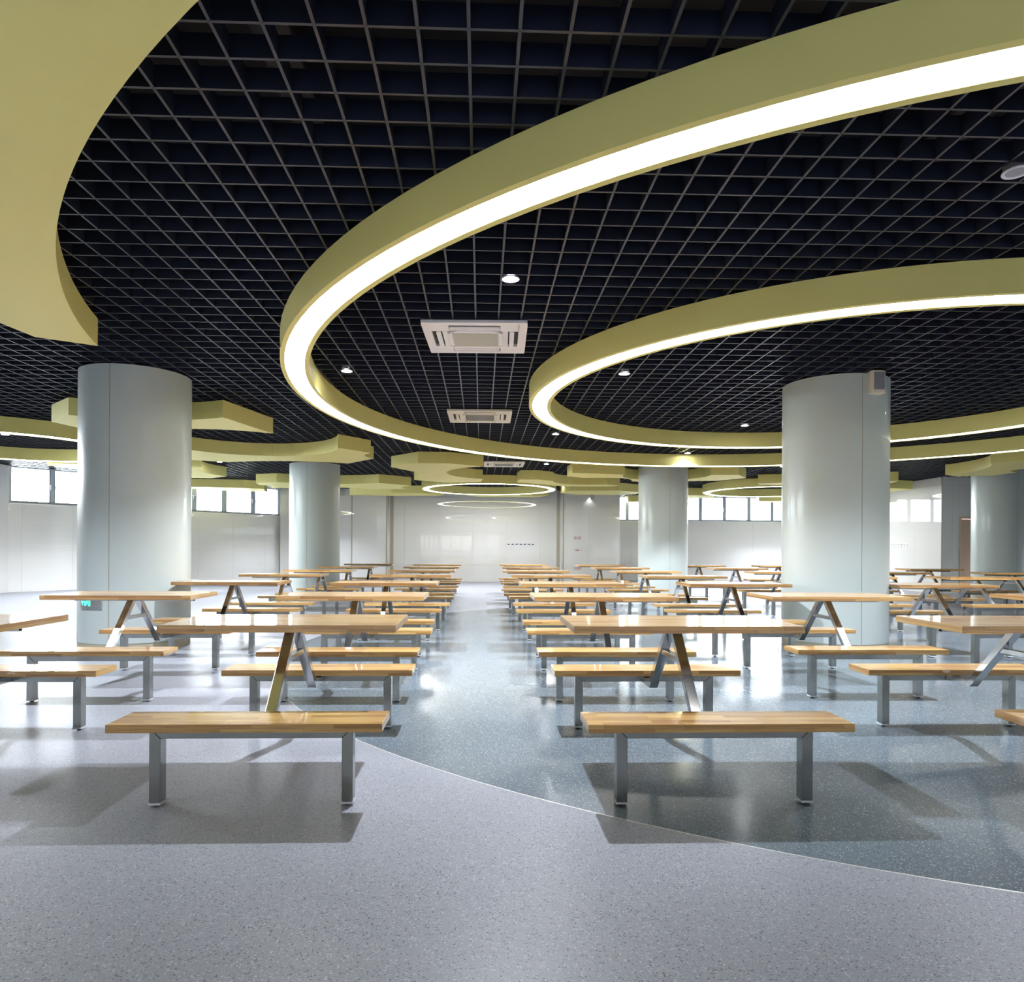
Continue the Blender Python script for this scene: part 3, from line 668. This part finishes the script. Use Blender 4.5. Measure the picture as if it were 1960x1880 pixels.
# ------------------------------------------------------------------ canteen tables with fixed benches
def hollow_x(x0, x1, y0, y1, z0, z1, th=0.003):
    """square tube along x, open at both ends"""
    return (MB().box(x0, x1, y0, y1, z0, z0+th).box(x0, x1, y0, y1, z1-th, z1).box(x0, x1, y0, y0+th, z0+th, z1-th).box(x0, x1, y1-th, y1, z0+th, z1-th))
def make_table():
    t = thing('canteen_table', 'x', 'table', (0, 0, 0), 0, 'wooden canteen tables with fixed benches in rows')
    H, S = 0.777, 0.395
    obj('tabletop', MB().box(-0.6, 0.6, -0.295, 0.295, -0.0185, 0.0185).mesh('tabletop', M['wood'], 0.0025, 2), t, (0, -0.03, H-0.0185))
    zt = H-0.037
    obj('top_rail', hollow_x(-0.5, 0.5, -0.014, 0.014, zt-0.03, zt-0.001).mesh('top_rail', M['steel']), t, (0, -0.0, 0))
    # trestle legs: one tube each, down and outwards, then level to the bench rail
    th = 0.042; za, ze = zt-0.001, 0.333; ya, ye = 0.038, 0.425
    dy, dz = ye-ya, ze-za; ln = math.hypot(dy, dz); ny, nz = -dz/ln*th/2, dy/ln*th/2      # normal pointing outwards and up
    # outer edge and inner edge lines; cut level at the top and mitred at the elbow
    def at_z(oy, oz, z): k = (z-oz)/dz; return (oy+dy*k, z)
    po = (ya+ny, za+nz); pi_ = (ya-ny, za-nz)
    poly = [at_z(*pi_, za), at_z(*pi_, ze-th/2), (0.643, ze-th/2), (0.643, ze+th/2), at_z(*po, ze+th/2), at_z(*po, za)]
    for s in (1, -1):
        pl = [(y*s, z) for y, z in poly]
        if s < 0: pl = pl[::-1]
        obj('trestle_leg', MB().prism(pl, -0.026, 0.026, 'x').mesh('trestle_leg', M['polish'], 0.002, fix=True), t)
    zc = 0.578; yc = ya + dy*(zc-za)/dz
    obj('crossbar', MB().box(-0.02, 0.02, -yc+0.01, yc-0.01, zc-0.015, zc+0.015).mesh('crossbar', M['polish'], 0.002), t)
    zr0, zr1 = 0.308, S-0.037
    lx0, lx1 = 0.405, 0.455
    rail = MB().prism([(-0.03, 0), (0.03, 0), (0.03, 1), (-0.03, 1)], 0, 1, 'x')
    # mitred portal: rail is a trapezoid in x-z, legs end in a 45 degree cut
    rp = MB(); rp.prism([(zr0, -lx0+0.0007), (zr0, lx0-0.0007), (zr1, lx1-0.0007), (zr1, -lx1+0.0007)][::-1], -0.03, 0.03, 'y')
    rail_me = rp.mesh('bench_rail', M['steel'], 0.0018, fix=True)
    def leg_me(s):
        p = [(0.018, s*lx0), (0.018, s*lx1), (zr1, s*lx1), (zr0, s*lx0)]
        return MB().prism(p, -0.03, 0.03, 'y').mesh('leg', M['steel'], 0.0018, fix=True)
    seat_me = MB().box(-0.6, 0.6, -0.125, 0.125, -0.0185, 0.0185).mesh('bench_seat', M['wood'], 0.0025, 2)
    pad_me = MB().box(-0.027, 0.027, -0.032, 0.032, 0.009, 0.0185).cyl(0.014, 0.0, 0.010, 12).mesh('foot_pad', [M['foot'], M['black']], 0.0)
    for p in pad_me.polygons: p.material_index = 1 if min(pad_me.vertices[i].co.z for i in p.vertices) < 0.008 else 0
    legs = {s: leg_me(s) for s in (-1, 1)}
    for by in (-0.675, 0.675):
        obj('bench_seat', seat_me, t, (0, by, S-0.0185)); obj('bench_rail', rail_me, t, (0, by, 0))
        for s in (-1, 1):
            l_ = obj('leg', legs[s], t, (0, by, 0))
            obj('foot_pad', pad_me, l_, (s*(lx0+lx1)/2, 0, 0))
    return t
proto = make_table()
ROWS = {
 'row left of aisle': [(-1.634, 3.532), (-1.670, 5.661), (-1.705, 7.854), (-1.643, 10.224), (-1.675, 12.487), (-1.676, 14.874), (-1.694, 17.148)],
 'leftmost row': [(-3.60, 3.51), (-3.560, 5.683), (-3.521, 7.95), (-3.581, 10.311), (-3.535, 12.448), (-3.489, 14.812), (-3.439, 17.428)],
 'row right of aisle': [(0.474, 3.504), (0.439, 5.654), (0.453, 7.803), (0.462, 10.265), (0.397, 12.40), (0.457, 14.818), (0.467, 17.348)],
 'second row right of aisle': [(2.524, 3.529), (2.473, 5.763), (2.410, 7.88), (2.471, 10.153), (2.45, 12.42), (2.46, 14.85), (2.45, 17.35)],
 'third row right of aisle': [(4.76, 5.72), (4.811, 7.793), (5.08, 10.2), (5.02, 12.42), (5.06, 14.83), (5.03, 17.35)],
 'fourth row right of aisle': [(7.08, 10.17), (7.09, 12.4), (7.1, 17.32)],
 'rightmost row': [(9.42, 12.4), (9.41, 14.8)]}
NTH = ['first', 'second', 'third', 'fourth', 'fifth', 'sixth', 'seventh']
first = True
for rname, pts in ROWS.items():
    for i, (x, y) in enumerate(pts):
        lb = 'wooden canteen table with benches, %s from front in the %s' % (NTH[i], rname)
        loc = (x+0.6, y+0.325, 0); rz = R.uniform(-0.004, 0.004)
        if first: proto.location = loc; proto.rotation_euler = (0, 0, rz); proto['label'] = lb; first = False
        else: dup(proto, loc, rz, lb)

# ------------------------------------------------------------------ outside the windows
struct('ground_outside', MB().box(-40, -7.2, 24.9, 60, 2.0, 2.1).box(4.9, 40, 26.9, 60, 2.0, 2.1).mesh('ground_outside', M['ground']))
for i, (s_, d) in enumerate([(0.35, 2.0), (0.62, 2.6), (0.80, 3.1), (1.32, 2.2), (1.62, 2.8), (5.3, 2.4), (5.7, 3.0), (6.6, 2.2)]):
    p = P0 + u*s_ + Vector((-u.y, u.x))*d
    t = thing('bamboo_stem', '%s thin bamboo stem from the left outside the slanted left window' % (['first','second','third','fourth','fifth','sixth','seventh','eighth'][i]), 'bamboo', (p.x, p.y, 2.1), 0, 'bamboo stems outside the slanted left window')
    b = MB()
    for k in range(5): b.cyl(0.022-0.001*k, 0.5*k, 0.5*k+0.49, 8).cyl(0.025-0.001*k, 0.5*k+0.49, 0.5*k+0.5, 8)
    obj('culm', b.mesh('culm', M['bark']), t)
